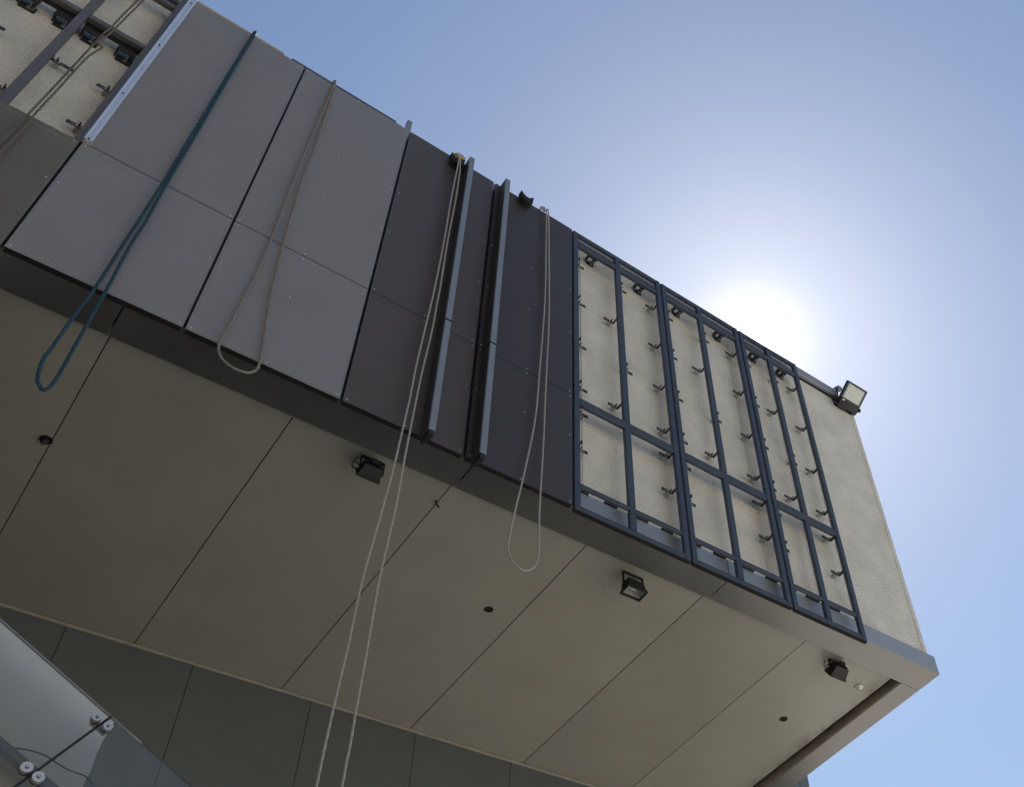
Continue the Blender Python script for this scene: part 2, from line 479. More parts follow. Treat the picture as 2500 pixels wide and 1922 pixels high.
# fascia: vertical metal strip in pieces
fj = [-14, -2.1, 0.005, 2.125, 4.224, 6.499]
for a, b in zip(fj, fj[1:]):
    obj("fascia", B(a + 0.004, b - (0.004 if b < 6 else 0), YA, YA + 0.028, ZS, ZFT, bevel=0.002), 'fascia', bld)
obj("fascia", B(6.471, 6.499, YA + 0.03, 12, ZS, ZFT, bevel=0.002), 'fascia', bld)
# underside border flashing along the front and the right
for a, b in zip(fj, fj[1:]):
    obj("soffit_border", B(a + 0.004, b - (0.004 if b < 6 else 0), YA + 0.001, 4.553, ZS - 0.0035, ZS - 0.0008), 'flash', bld)
obj("soffit_border", B(6.288, 6.470, 4.560, 12, ZS - 0.0005, ZS + 0.092), 'flash', bld, label="right hand border flashing with an open channel beside the soffit")
obj("soffit_border", B(6.2885, 6.4985, 4.557, 12, ZS - 0.0035, ZS - 0.0008), 'flash', bld)
obj("channel_face", B(6.282, 6.287, 4.565, 12, ZS + 0.003, ZS + 0.088), 'cavity_sheet', bld)
obj("soffit_channel", B(6.10, 6.45, 4.56, 12, ZS + 0.100, ZS + 0.12), 'void', bld)
# soffit panels
sj = [0.018 - 1.049 * 4, 0.018 - 1.049 * 3, 0.018 - 1.049 * 2, 0.018 - 1.049, 0.018, 1.062, 2.117, 3.170, 4.203, 5.245, 6.222]
for a, b in zip(sj, sj[1:]):
    bm = B(a + 0.003, b - 0.003, 4.50, 7.12, ZP + random.uniform(0, .0015), ZP + 0.006, bevel=0.0012)
    obj("soffit_panel", bm, 'soffit', bld)
obj("soffit_backing", B(-14, 6.20, 4.50, 7.6, ZP + 0.008, ZP + 0.03), 'joint', bld)
# lower wall of slate panels with vertical joints
bj = [-5.4, -4.5, -3.6, -2.75, -1.9, -1.05, -0.22, 0.631, 1.480, 2.360, 3.225, 4.093, 4.96, 5.82, 6.20]
for a, b in zip(bj, bj[1:]):
    obj("wall_panel", B(a + 0.0025, b - 0.0025, YBK, YBK + 0.006, 0.0, 6.925), 'back', bld)
obj("lower_wall", B(-14, 6.20, YBK + 0.010, 18, 0.0, 6.93), 'joint', bld)
obj("angle_trim", B(-5.4, 6.2, YBK - 0.022, YBK - 0.002, ZP - 0.024, ZP - 0.002, bevel=0.003), 'trim', bld)
# recesses for missing downlights: dark cups in the soffit
def soffit_hole(x, y, r, label):
    t = thing("downlight_hole", label, "hole", (x, y, ZP), "cut-outs in the soffit")
    bm = bmesh.new()
    n = 20
    ro = [bm.verts.new((x + (r + random.uniform(-.002, .003)) * math.cos(2 * math.pi * k / n), y + (r + random.uniform(-.002, .003)) * math.sin(2 * math.pi * k / n), ZP - 0.0025)) for k in range(n)]
    ri = [bm.verts.new((x + r * .86 * math.cos(2 * math.pi * k / n), y + r * .86 * math.sin(2 * math.pi * k / n), ZP - 0.0045)) for k in range(n)]
    rt = [bm.verts.new((x + r * .84 * math.cos(2 * math.pi * k / n), y + r * .84 * math.sin(2 * math.pi * k / n), ZP - 0.0008)) for k in range(n)]
    for k in range(n):
        j = (k + 1) % n
        bm.faces.new((ro[k], ro[j], ri[j], ri[k])); bm.faces.new((ri[k], ri[j], rt[j], rt[k]))
    bm.faces.new(rt)
    bmesh.ops.recalc_face_normals(bm, faces=bm.faces)
    obj("rim", bm, 'void', t)
    return t
soffit_hole(5.781, 5.486, 0.034, "small black hole in the pale soffit near the right edge channel")
soffit_hole(2.949, 5.519, 0.032, "small black hole in the middle of the soffit below the loop rope")
t = soffit_hole(-0.008, 5.515, 0.036, "black hole on the soffit joint at far left below the blue rope")
bm = bmesh.new(); cyl(bm, (-0.02, 5.53, ZP - 0.03), (-0.01, 5.515, ZP - 0.003), 0.012, 8, 0.02)
obj("wire_stub", bm, 'black', t)

# sprinkler-like dome
t = thing("dome_sensor", "small white dome sensor on the soffit beside the corner floodlight", "sensor", (6.05, 4.82, ZP))
bm = bmesh.new(); bmesh.ops.create_uvsphere(bm, u_segments=16, v_segments=8, radius=0.027, matrix=Matrix.Translation((6.05, 4.82, ZP - 0.006)))
obj("dome", bm, 'white', t, smooth=True)
bm = bmesh.new(); cyl(bm, (6.05, 4.82, ZP - 0.008), (6.05, 4.82, ZP - 0.0005), 0.036, 18); obj("base_ring", bm, 'white', t)
bm = bmesh.new(); cyl(bm, (6.045, 4.815, ZP - 0.037), (6.05, 4.82, ZP - 0.03), 0.006, 8); obj("eye", bm, 'black', t)

# tiny wire end poking from a soffit joint
t = thing("hanging_wire_end", "tiny dark wire end poking from a soffit joint beside long ropes", "wire", (2.112, 4.765, ZP))
obj("wire", tube_path([(2.108, 4.762, ZP + .002), (2.112, 4.765, ZP - .02), (2.128, 4.772, ZP - .03), (2.135, 4.777, ZP - .028)], 0.008, 6), 'bracket', t)

# wing behind, seen below the right soffit edge
wing = thing("rear_wing", "grey panel-clad wing glimpsed under the far right soffit edge", "building", (7.4, 9, 0))
obj("wall", B(6.6, 8.40, 7.86, 14, 0, 9.2), 'dark', wing)
for a, b in ((6.6, 7.46), (7.46, 8.30), (8.30, 8.46)):
    obj("wall_panel", B(a + .006, b - .006, 7.80, 7.84, 0, 9.22), 'back', wing)

# unseen house, added to bounce warm sunlight onto the shaded facade
opp = thing("added_house", "added unseen sand coloured house that bounces sun onto the facade", "building", (-17, -19, 0))
obj("wall", B(-36, 2, -26, -13.0, 0, 15.0), 'sand', opp)
obj("roof", B(-36.3, 2.3, -26.3, -12.7, 15.0, 15.3), 'flash', opp)
for wz0 in (1.2, 4.6, 8.0, 11.4):
    for k in range(9):
        wx0 = -34.5 + k * 4.1
        wdo = obj("window", B(wx0, wx0 + 1.5, -13.0, -12.94, wz0, wz0 + 1.9), 'white', opp)
        obj("pane", B(wx0 + .08, wx0 + 1.42, -12.939, -12.93, wz0 + .08, wz0 + 1.82), 'black', wdo)

# ------------------------------------------------------------------ perforated cladding panels
SCREW_Z = {'lo': (6.812, 7.482, 7.928), 'hi': (7.983, 8.74, 9.34, 10.345)}
def panel(x0, x1, perf, edge, label, parts=('lo', 'hi'), gap=0.0075, top=ZT, bot=ZB, mids=None):
    t = thing("perforated_screen", label, "cladding", ((x0 + x1) / 2, YF, bot), "perforated cladding panels on the facade")
    xa, xb = x0 + gap, x1 - gap
    for p in parts:
        z0, z1 = (bot, ZM - 0.004) if p == 'lo' else (ZM + 0.004, top)
        e = 0.016
        s = obj("perforated_sheet", B(xa + e, xb - e, YF + 0.0005, YF + 0.0025, z0 + e, z1 - e), perf, t)
        bm = bmesh.new()
        for (a, b, c, d) in ((xa, xa + e, z0, z1), (xb - e, xb, z0, z1), (xa + e, xb - e, z0, z0 + e), (xa + e, xb - e, z1 - e, z1)):
            box(bm, a, b, YF, YF + 0.003, c, d)
        for (a, b, c, d) in ((xa, xa + .002, z0, z1), (xb - .002, xb, z0, z1), (xa + .002, xb - .002, z1 - .002, z1)):
            box(bm, a, b, YF + 0.003, YF + 0.03, c, d)
        obj("folded_edge", bm, edge, s)
        obj("cavity_sheet", B(xa + .004, xb - .004, YF + 0.0306, YF + 0.034, z0 + .012, z1 - .004), 'dark', s)  # dark sheet added so the holes read as a shaded cavity
        bm = bmesh.new()
        for xs in (xa + 0.022, (xa + xb) / 2 + (mids or 0), xb - 0.022):
            for zs in SCREW_Z[p]:
                if random.random() < 0.07: continue
                dx, dz = random.uniform(-.003, .003), random.uniform(-.004, .004)
                cyl(bm, (xs + dx, YF - 0.004, zs + dz), (xs + dx, YF + 0.001, zs + dz), 0.0047, 8)
        obj("screws", bm, 'screw', s, kind="stuff")
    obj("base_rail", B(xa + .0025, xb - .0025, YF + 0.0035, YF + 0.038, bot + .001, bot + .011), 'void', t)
    return t
J = [-0.586, 0.302, 1.197, 2.000, 2.806]
panel(-1.474, J[0], 'perf_o', 'edge_o', "olive lower perforated panel below the bare stucco at far left", parts=('lo',))
panel(J[0], J[1], 'perf_g', 'edge_g', "grey perforated panel that the blue rope hangs in front of")
panel(J[1], J[2], 'perf_g', 'edge_g', "grey perforated panel with the taupe rope loop hanging on it", mids=0.0)
panel(J[2], J[3], 'perf_b', 'edge_b', "dark brown perforated panel behind the long double rope", gap=0.011)
panel(J[3], J[4], 'perf_n', 'edge_n', "charcoal perforated panel beside the bare frames with the pale rope loop", gap=0.013)
# dark support posts behind the joints
for i, x in enumerate(J):
    lab = ["between olive and first grey panel", "between the two grey panels", "between grey and brown panels",
           "between brown and charcoal panels", "between charcoal panel and first bare frame"][i]
    t = thing("support_post", "black steel post behind the vertical joint " + lab, "post", (x, 4.25, ZB), "posts behind the panel joints")
    obj("post", B(x - 0.030, x + 0.030, 4.238, 4.285, ZB + 0.13, ZT - 0.09), 'dark', t)
    bm = bmesh.new()
    for z in (7.2, 8.4, 9.6, 10.15):
        box(bm, x - 0.02, x + 0.02, 4.285, YW + 0.002, z, z + 0.05)
    obj("anchor", bm, 'dark', t)
# stub post rising above the joint by the brown panel
t = thing("post_stub", "short blue grey post end sticking above the joint of grey and brown panels", "post", (1.2, 4.26, 10.3))
obj("post", B(1.178, 1.222, 4.26, 4.30, 10.20, 10.672, bevel=0.003), 'fin', t)

# trims along the panel tops
t = thing("tan_strip", "thin tan strip along the top of the first grey panel", "strip", (-0.2, 4.25, 10.44))
obj("strip", B(-0.55, 0.13, 4.245, 4.275, 10.40, 10.492, bevel=0.003), 'tan_edge', t)  # narrow tan strip, tone streaked along its length
t = thing("top_flashing", "slim blue grey metal edge along the top of the second grey panel", "flashing", (0.64, 4.25, 10.44))
obj("strip", B(0.192, 1.084, 4.235, 4.262, 10.40, 10.470, bevel=0.003), 'frame', t)

# aluminium rail at the left edge of the first grey panel
t = thing("aluminium_rail", "bright bare aluminium rail along the left edge of first grey panel", "rail", (-0.56, 4.17, ZM))
for z0, z1 in ((7.950, 9.016), (9.020, 10.335)):
    bm = bmesh.new()
    prism(bm, [(-0.586, 4.199), (-0.586, 4.166), (-0.580, 4.160), (-0.572, 4.166), (-0.566, 4.174), (-0.558, 4.176), (-0.552, 4.166),
               (-0.546, 4.160), (-0.540, 4.166), (-0.540, 4.199)], 'z', z0, z1)
    obj("profile", bm, 'alu', t)
bm = bmesh.new()
for z in (7.975, 8.62, 9.42, 10.24):
    cyl(bm, (-0.564, 4.168, z), (-0.564, 4.178, z), 0.005, 8)
obj("rivets", bm, 'dark', t, kind="stuff")

# ------------------------------------------------------------------ bare cladding frames
def bracket_mesh(parent, side, x_st, z, y_fr=4.238, name="bracket", reach=0.098):
    """L bracket: leg on the wall, arm out to the frame tube, washer plate and anchor bolt"""
    bm = bmesh.new()
    s = side                                    # +1: wall leg runs right of the post, -1: left
    xa = x_st
    za = z + random.uniform(-.010, .010)
    LW = YW - 0.044 - random.uniform(0, .006)           # back of the wall leg
    reach = reach + random.uniform(-.006, .006)
    # arm (vertical plate, runs in y)
    a0, a1 = sorted((xa, xa + s * 0.005))
    box(bm, a0, a1, y_fr - 0.03, LW, za - 0.0155, za + 0.0155)
    # wall leg with a slot, standing off the render on a pad
    e = xa + s * reach
    b0, b1 = sorted((xa, e))
    for c, d in ((za - 0.0155, za - 0.006), (za + 0.006, za + 0.0155)):
        box(bm, b0, b1, LW - 0.005, LW, c, d)
    for f0, f1 in ((0.0, 0.050), (0.072, reach)):
        u0, u1 = sorted((xa + s * f0, xa + s * f1))
        box(bm, u0, u1, LW - 0.0045, LW - 0.0005, za - 0.006, za + 0.006)
    o = obj(name, bm, 'bracket', parent)
    bm = bmesh.new()
    u0, u1 = sorted((xa + s * 0.014, xa + s * 0.048))
    box(bm, u0, u1, LW - 0.008, LW - 0.005, za - 0.012, za + 0.012)
    box(bm, u0, u1, LW + 0.0005, YW - 0.001, za - 0.010, za + 0.010)
    obj("washer_plate", bm, 'plate', o)
    bm = bmesh.new()
    bx = xa + s * 0.03
    cyl(bm, (bx, LW - 0.036, za), (bx, LW - 0.008, za), 0.0045, 8)
    cyl(bm, (bx, LW - 0.016, za), (bx, LW - 0.008, za), 0.0085, 6)
    obj("anchor_bolt", bm, 'bracket', o)
    return o

def hanger(parent, x, z, k=0.75):
    """heavy black hanger below the top rail"""
    bm = bmesh.new()
    box(bm, x - 0.058 * k, x + 0.058 * k, 4.262, 4.270, z - 0.045 * k, z + 0.055 * k)
    box(bm, x - 0.058 * k, x - 0.050 * k, 4.270, YW, z - 0.035 * k, z + 0.045 * k)
    box(bm, x + 0.030 * k, x + 0.038 * k, 4.270, YW, z - 0.060 * k, z + 0.045 * k)
    box(bm, x - 0.04 * k, x + 0.058 * k, YW - 0.012, YW - 0.004, z - 0.075 * k, z - 0.015 * k)
    o = obj("hanger", bm, 'dark', parent)
    bm = bmesh.new()
    box(bm, x + 0.004 * k, x + 0.046 * k, YW - 0.017, YW - 0.0125, z - 0.062 * k, z - 0.03 * k)
    cyl(bm, (x + 0.022 * k, YW - 0.06, z - 0.048 * k), (x + 0.022 * k, YW - 0.013, z - 0.046 * k), 0.005, 8)
    obj("washer_plate", bm, 'plate', o)

RZ = (9.969, 9.369, 8.761, 8.212, 7.901, 7.503)
def frame(x0, x1, xm, label, fm='frame', top=10.373, bottom=6.772, left=True):
    t = thing("steel_grid", label, "frame", ((x0 + x1) / 2, YF, bottom), "bare cladding frames on the stucco")
    w, d = 0.050, 0.036
    bv = 0.005
    zsplit = 7.945
    # stiles in two lengths, rails between them
    for (za, zb) in ((bottom, zsplit - 0.003), (zsplit, top)):
        obj("stile", B(x0, x0 + w, YF, YF + d, za, zb, bevel=bv), fm, t)
        obj("stile", B(x1 - w, x1, YF, YF + d, za, zb, bevel=bv), fm, t)
    for (za, zb) in ((bottom + w, 7.003), (7.043, zsplit - w - 0.003), (zsplit + 0.03, 10.145), (10.205, top - w + .004)):
        obj("mullion", B(xm - w / 2, xm + w / 2, YF + 0.001, YF + d - 0.001, za, zb), fm, t)
    for za, zb, yo in ((bottom, bottom + w, 0), (7.003, 7.043, .0005), (zsplit - w - 0.003, zsplit - 0.003, 0), (zsplit, zsplit + 0.030, .002), (10.145, 10.205, .0005), (top - 0.046, top, 0)):
        dd = 0.026 if 7.0 < za < 7.01 else d - 0.0015
        obj("rail", B(x0 + w, x1 - w, YF + 0.0015 + yo, YF + dd, za, zb, bevel=bv), fm, t)
    obj("base_shade_strip", B(x0 + .003, x1 - .003, YF + 0.003, YF + 0.034, bottom - .007, bottom - .0005), 'void', t)  # near-black strip added to darken the underside of the bottom rail
    # brackets: left post -> right, right post -> left, middle post alternating
    for z in RZ:
        bracket_mesh(t, 1, x0 + w + 0.018, z, reach=0.098)
        bracket_mesh(t, -1, x1 - w + 0.004, z)
    bracket_mesh(t, 1, xm + w / 2 + 0.018, RZ[0]); bracket_mesh(t, -1, xm - w / 2 + 0.004, RZ[1])
    bracket_mesh(t, 1, xm + w / 2 + 0.018, RZ[2]); bracket_mesh(t, -1, xm - w / 2 + 0.004, RZ[3])
    hanger(t, x0 + 0.25, 10.225)
    hanger(t, xm + 0.29 * (x1 - xm) / 0.47, 10.225)
    # dark packers and foam behind the bottom opening, on top of the fascia
    xx = x0 + 0.06
    k = 0
    while xx < x1 - 0.12:
        L_ = random.uniform(0.09, 0.13)
        if k % 2 == 0:
            obj("packer", B(xx, xx + L_, YA - 0.012, YA + 0.03, ZFT + 0.001, ZFT + 0.030), 'dark', t)
        else:
            bm = bmesh.new()
            n = 5
            for q in range(n):
                box(bm, xx + L_ * q / n, xx + L_ * (q + 1) / n - 0.0005, YA + 0.002, YA + 0.03, ZFT + 0.001, ZFT + random.uniform(0.012, 0.024))
            obj("foam_strip", bm, 'foam', t)
        xx += L_ + 0.012
        k += 1
    return t
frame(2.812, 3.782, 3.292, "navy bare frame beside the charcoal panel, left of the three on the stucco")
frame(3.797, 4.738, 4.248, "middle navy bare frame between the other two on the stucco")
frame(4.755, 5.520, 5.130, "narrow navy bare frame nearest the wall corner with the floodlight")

# grey frame over bare stucco at the far left
t = thing("steel_grid", "grey bare frame over stucco at far left above the olive panel", "frame", (-1.1, YF, ZM), "bare cladding frames on the stucco")
for xs in (-0.602, -1.005, -1.42, -1.84):
    obj("stile", B(xs - 0.026, xs + 0.026, YF + 0.004, YF + 0.052, ZM + 0.006, 10.33, bevel=0.005), 'frame_w', t)
for xa, xb in ((-0.979, -0.628), (-1.394, -1.031), (-1.814, -1.446)):
    obj("rail", B(xa, xb, YF + 0.006, YF + 0.05, 9.335, 9.385, bevel=0.005), 'frame_w', t)
    obj("rail", B(xa, xb, YF + 0.006, YF + 0.05, 10.10, 10.15, bevel=0.005), 'frame_w', t)
    obj("shelf_angle", B(xa, xb, YF + 0.052, YF + 0.075, 9.325, 9.372), 'dark', t)
for xs, zz in ((-0.628, (8.751, 8.210)), (-1.031, (8.210,)), (-1.446, (8.751, 8.210))):
    for z in zz:
        bracket_mesh(t, -1, xs + 0.004, z)
bracket_mesh(t, 1, -0.985, 8.756, reach=0.12)
bracket_mesh(t, 1, -1.375, 8.783, reach=0.12)
for xs in (-0.70, -0.915, -1.085, -1.29):
    hanger(t, xs, 9.295, 1.0)

# ------------------------------------------------------------------ fins
def fin(x, label):
    t = thing("facade_fin", label, "fin", (x, 4.14, 6.73), "upright fins on the dark panels")
    for z0, z1 in ((6.742, 7.889), (7.903, 10.312)):
        obj("fin_face", B(x - 0.0225, x + 0.0225, 4.080, 4.096, z0, z1, bevel=0.003), 'fin', t)
        obj("fin_side", B(x - 0.0215, x + 0.0215, 4.0965, 4.1975, z0 + .001, z1 - .001), 'fin_shade', t)  # dark side plates stand in for the shadowed recess behind the face
    obj("joint_sleeve", B(x - 0.0230, x + 0.0230, 4.0790, 4.19, 7.8895, 7.9025), 'void', t)
    bm = bmesh.new()
    box(bm, x - 0.019, x + 0.019, 4.084, 4.135, 6.705, 6.745, bevel=0.004)
    box(bm, x - 0.012, x + 0.016, 4.135, 4.21, 6.735, 6.762, bevel=0.003)
    obj("end_clip", bm, 'black', t)
fin(1.7205, "blue grey upright fin beside the long double rope")
fin(2.0655, "blue grey upright fin just right of the brown and charcoal panel joint")

# edge protectors
def protector(x, z, label, cloth=False):
    t = thing("edge_protector", label, "edge protector", (x, 4.16, z), "black rubber edge protectors on the panel tops")
    bm = bmesh.new()
    n = 14
    w, h, dep = 0.062, 0.085, 0.11
    # half-pipe saddle: curved upper edge, lying over the panel top
    top = []
    for k in range(n + 1):
        u = -1 + 2 * k / n
        top.append((u * w, -0.062 * (1 - u * u) + 0.055))
    pts = [(x + u, z + v) for u, v in top]
    low = [(x + w * 0.86 * (1 - 2 * k / n), z - 0.062 - 0.03 * (1 - (1 - 2 * k / n) ** 2)) for k in range(n + 1)]
    prism(bm, pts + low, 'y', 4.135, 4.192)
    s = obj("saddle", bm, 'rubber', t)
    if cloth:
        bm = bmesh.new()
        cl = []
        for k in range(13):
            a = math.pi * k / 12
            cl.append((x + 0.012 + 0.045 * math.cos(a), z + 0.045 - 0.050 * math.sin(a)))
        prism(bm, cl + [(x - 0.02, z + 0.062), (x + 0.02, z + 0.066)], 'y', 4.118, 4.134)
        obj("cloth_pad", bm, 'tan', t)
    return t
protector(1.622, 10.262, "black rubber edge protector with tan cloth under the long double rope", True)
protector(2.292, 10.330, "empty black rubber edge protector right of the second fin")

# ------------------------------------------------------------------ ropes
def rope(name, label, r, m, paths):
    t = thing(name, label, "rope", (paths[0][0][0], paths[0][0][1], min(p[2] for q in paths for p in q)), "ropes hanging down the facade")
    for p in paths:
        obj("strand", tube_path(p, r, 10, 5, twist=0.16), m, t, smooth=True)
def yz(y, pts, over=True, wob=0.0):
    out = [(x + random.uniform(-.002, .002), y + random.uniform(-.003, .003), z) for x, z in pts]
    return out
def hung(y, pts, first=True, last=True):
    p = yz(y, pts)
    if first: p = [(p[0][0], 4.62, 10.535), (p[0][0], 4.27, 10.545), (p[0][0], y + 0.05, p[0][2] + 0.11), ] + p
    if last: p = p + [(p[-1][0], y + 0.05, p[-1][2] + 0.11), (p[-1][0], 4.27, 10.545), (p[-1][0], 4.62, 10.535)]
    return p
blue = [(-0.121, 10.306), (-0.127, 9.405), (-0.126, 8.61), (-0.127, 7.888), (-0.137, 7.436), (-0.142, 7.179), (-0.148, 6.763), (-0.163, 6.427), (-0.174, 6.198), (-0.178, 6.099), (-0.160, 5.983), (-0.138, 5.931), (-0.112, 5.913), (-0.096, 5.955), (-0.089, 6.073), (-0.094, 6.224), (-0.094, 6.394), (-0.100, 6.743), (-0.107, 7.213), (-0.103, 7.471), (-0.110, 7.903), (-0.108, 8.626), (-0.113, 9.417), (-0.110, 10.317)]
rope("hanging_rope", "dark blue rope doubled into a long loop over grey panel", 0.0086, 'blue', [hung(4.165, blue)])
taupe = [(0.535, 10.301), (0.528, 9.648), (0.522, 9.242), (0.524, 8.836), (0.528, 8.352), (0.535, 8.003), (0.529, 7.526), (0.518, 7.287), (0.504, 7.018), (0.490, 6.800), (0.494, 6.719), (0.525, 6.656), (0.584, 6.619), (0.661, 6.623), (0.702, 6.670), (0.715, 6.740), (0.693, 6.949), (0.648, 7.344), (0.610, 7.880), (0.604, 7.982), (0.580, 8.517), (0.572, 8.748), (0.572, 9.164), (0.562, 9.675), (0.544, 10.307)]
rope("hanging_rope", "taupe rope ending in a short rounded loop on the second grey panel", 0.0075, 'taupe', [hung(4.172, taupe)])
longL = [(1.620, 10.226), (1.614, 9.541), (1.614, 8.952), (1.606, 8.270), (1.587, 7.740), (1.574, 7.297), (1.567, 6.984), (1.558, 6.714), (1.549, 6.395), (1.527, 6.008), (1.499, 5.569), (1.491, 5.371), (1.486, 5.043), (1.481, 4.843), (1.474, 4.663), (1.468, 4.312), (1.46, 3.2), (1.45, 1.6), (1.45, 0.02)]
longR = [(1.634, 10.238), (1.645, 10.02), (1.649, 9.558), (1.641, 8.957), (1.642, 8.302), (1.639, 8.082), (1.634, 7.764), (1.620, 7.370), (1.612, 7.120), (1.606, 6.663), (1.601, 6.370), (1.595, 6.045), (1.579, 5.553), (1.579, 5.317), (1.577, 5.055), (1.576, 4.747), (1.577, 4.526), (1.577, 4.344), (1.575, 3.2), (1.57, 1.6), (1.56, 0.02)]
rope("hanging_rope", "long pale double rope dropping past the soffit out of the picture", 0.0060, 'pale', [hung(4.125, longL, last=False), hung(4.125, longR, last=False)])
loop = [(2.500, 10.287), (2.503, 9.754), (2.512, 9.101), (2.506, 8.673), (2.483, 7.980), (2.461, 7.413), (2.401, 6.842), (2.354, 6.479), (2.316, 6.193), (2.319, 6.084), (2.367, 6.018), (2.431, 6.003), (2.491, 6.056), (2.514, 6.143), (2.519, 6.299), (2.520, 6.569), (2.532, 7.155), (2.536, 7.666), (2.543, 8.070), (2.550, 8.671), (2.546, 9.132), (2.535, 9.569), (2.514, 10.305)]
rope("hanging_rope", "pale rope with a wide bottom loop in front of the charcoal panel", 0.0060, 'pale', [hung(4.155, loop)])
brL = [(-0.821, 10.30), (-0.823, 9.845), (-0.833, 9.543), (-0.837, 9.291), (-0.846, 9.132), (-0.852, 8.620), (-0.857, 8.145), (-0.866, 7.698), (-0.875, 7.540), (-0.88, 7.0), (-0.88, 6.3)]
brR = [(x_ + .011, z_) for x_, z_ in [(-0.809, 10.31), (-0.811, 9.846), (-0.821, 9.547), (-0.826, 9.302), (-0.832, 9.154), (-0.846, 9.035), (-0.851, 8.995), (-0.834, 9.003), (-0.814, 8.985), (-0.822, 8.910), (-0.838, 8.780), (-0.843, 8.545), (-0.843, 8.317), (-0.848, 7.933), (-0.845, 7.732), (-0.849, 7.468), (-0.85, 7.0), (-0.87, 6.3)]]
rope("hanging_rope", "brown double rope with a kink over bare stucco at far left", 0.0062, 'brown', [hung(4.17, brL, last=False), hung(4.165, brR, last=False)])

# ------------------------------------------------------------------ floodlights
def xform(o_list, mat4):
    for v in o_list: v.co = mat4 @ v.co

def soffit_flood(x, y, z, tilt, yaw, label, size=0.15, cable=True):
    """halogen-type box floodlight on a yoke: rim, glass, reflector, finned housing"""
    t = thing("soffit_floodlight", label, "floodlight", (x, y, ZP), "black floodlights on the soffit")
    w, h, d = size, size * 0.62, size * 0.55
    T = Matrix.Translation((x, y, z)) @ Matrix.Rotation(yaw, 4, 'Z') @ Matrix.Rotation(tilt, 4, 'X')
    def P(name, bm, m, par=t):
        bmesh.ops.transform(bm, matrix=T, verts=bm.verts)
        return obj(name, bm, m, par)
    # local: lamp faces -z, front rim at z=0
    bm = bmesh.new()
    lo = [(-w * .5, -h * .5), (w * .5, -h * .5), (w * .5, h * .5), (-w * .5, h * .5)]
    hi = [(-w * .43, -h * .40), (w * .43, -h * .40), (w * .43, h * .40), (-w * .43, h * .40)]
    a = [bm.verts.new((u, v, 0.004)) for u, v in lo]; b = [bm.verts.new((u, v, d)) for u, v in hi]
    bm.faces.new(list(reversed(b)))
    for k in range(4): bm.faces.new((a[k], a[(k + 1) % 4], b[(k + 1) % 4], b[k]))
    for k in range(5):                                   # cooling fins
        fx = -w * .3 + w * .6 * k / 4
        box(bm, fx - .002, fx + .002, -h * .33, h * .33, d, d + 0.014)
    bmesh.ops.recalc_face_normals(bm, faces=bm.faces)
    P("housing", bm, 'black')
    bm = bmesh.new()
    rw = 0.012
    for q in ((-w * .54, w * .54, -h * .54, -h * .54 + rw), (-w * .54, w * .54, h * .54 - rw, h * .54),
              (-w * .54, -w * .54 + rw, -h * .54 + rw, h * .54 - rw), (w * .54 - rw, w * .54, -h * .54 + rw, h * .54 - rw)):
        box(bm, q[0], q[1], q[2], q[3], -0.014, 0.006)
    rim = P("rim", bm, 'black')
    bm = bmesh.new()
    a = [bm.verts.new((u * .9, v * .9, -0.002)) for u, v in lo]; b = [bm.verts.new((u * .75, v * .55, d * .55)) for u, v in hi]
    bm.faces.new(b)
    for k in range(4): bm.faces.new((a[(k + 1) % 4], a[k], b[k], b[(k + 1) % 4]))
    P("reflector", bm, 'refl')
    bm = bmesh.new()
    box(bm, -w * .09, w * .09, -.005, .005, d * .3, d * .38)
    P("lamp", bm, 'white')
    # yoke from the pivot to the soffit
    bm = bmesh.new()
    piv = T @ Vector((0, 0, d * .5))
    cz = Matrix.Rotation(yaw, 3, 'Z')
    for s in (-1, 1):
        e = piv + cz @ Vector((s * (w * .5 + .006), 0, 0))
        box(bm, e.x - .003, e.x + .003, e.y - .010, e.y + .010, e.z - .012, ZP - .004)
    e0 = piv + cz @ Vector((-(w * .5 + .006), 0, 0)); e1 = piv + cz @ Vector((w * .5 + .006, 0, 0))
    box(bm, e0.x, e1.x, piv.y - .011, piv.y + .011, ZP - .006, ZP - .0005)
    obj("yoke", bm, 'black', t)
    bm = bmesh.new()
    jb = T @ Vector((0, 0, d + .02))
    box(bm, jb.x - .03, jb.x + .03, jb.y - .018, jb.y + .018, jb.z - .012, jb.z + .014, bevel=0.004)
    obj("terminal_box", bm, 'black', t)
    if cable:
        c = piv + Vector((-w * .5 - .01, 0, 0))
        obj("cable", tube_path([tuple(c + Vector(v)) for v in ((.01, .01, .0), (-.025, .0, .02), (-.045, .0, -.005), (-.03, .01, -.03), (-.005, .02, -.015), (-.03, .03, .0), (-.035, .03, .03), (-.01, .03, ZP - c.z))], 0.0035, 6), 'rubber', t, smooth=True)
    return t
soffit_flood(1.61, 4.690, 6.825, math.radians(66), 0.0, "black floodlight on the soffit left of the long double rope", 0.138)
soffit_flood(3.625, 4.675, 6.772, math.radians(-4), 0.0, "black floodlight on the soffit with its pale reflector showing", 0.158, cable=False)
soffit_flood(5.650, 4.705, 6.83, math.radians(60), 0.0, "black floodlight on the soffit near the building corner", 0.155)

# LED floodlight at the parapet corner
t = thing("parapet_floodlight", "square LED floodlight mounted at the top right wall corner", "floodlight", (6.31, 4.25, 10.3))
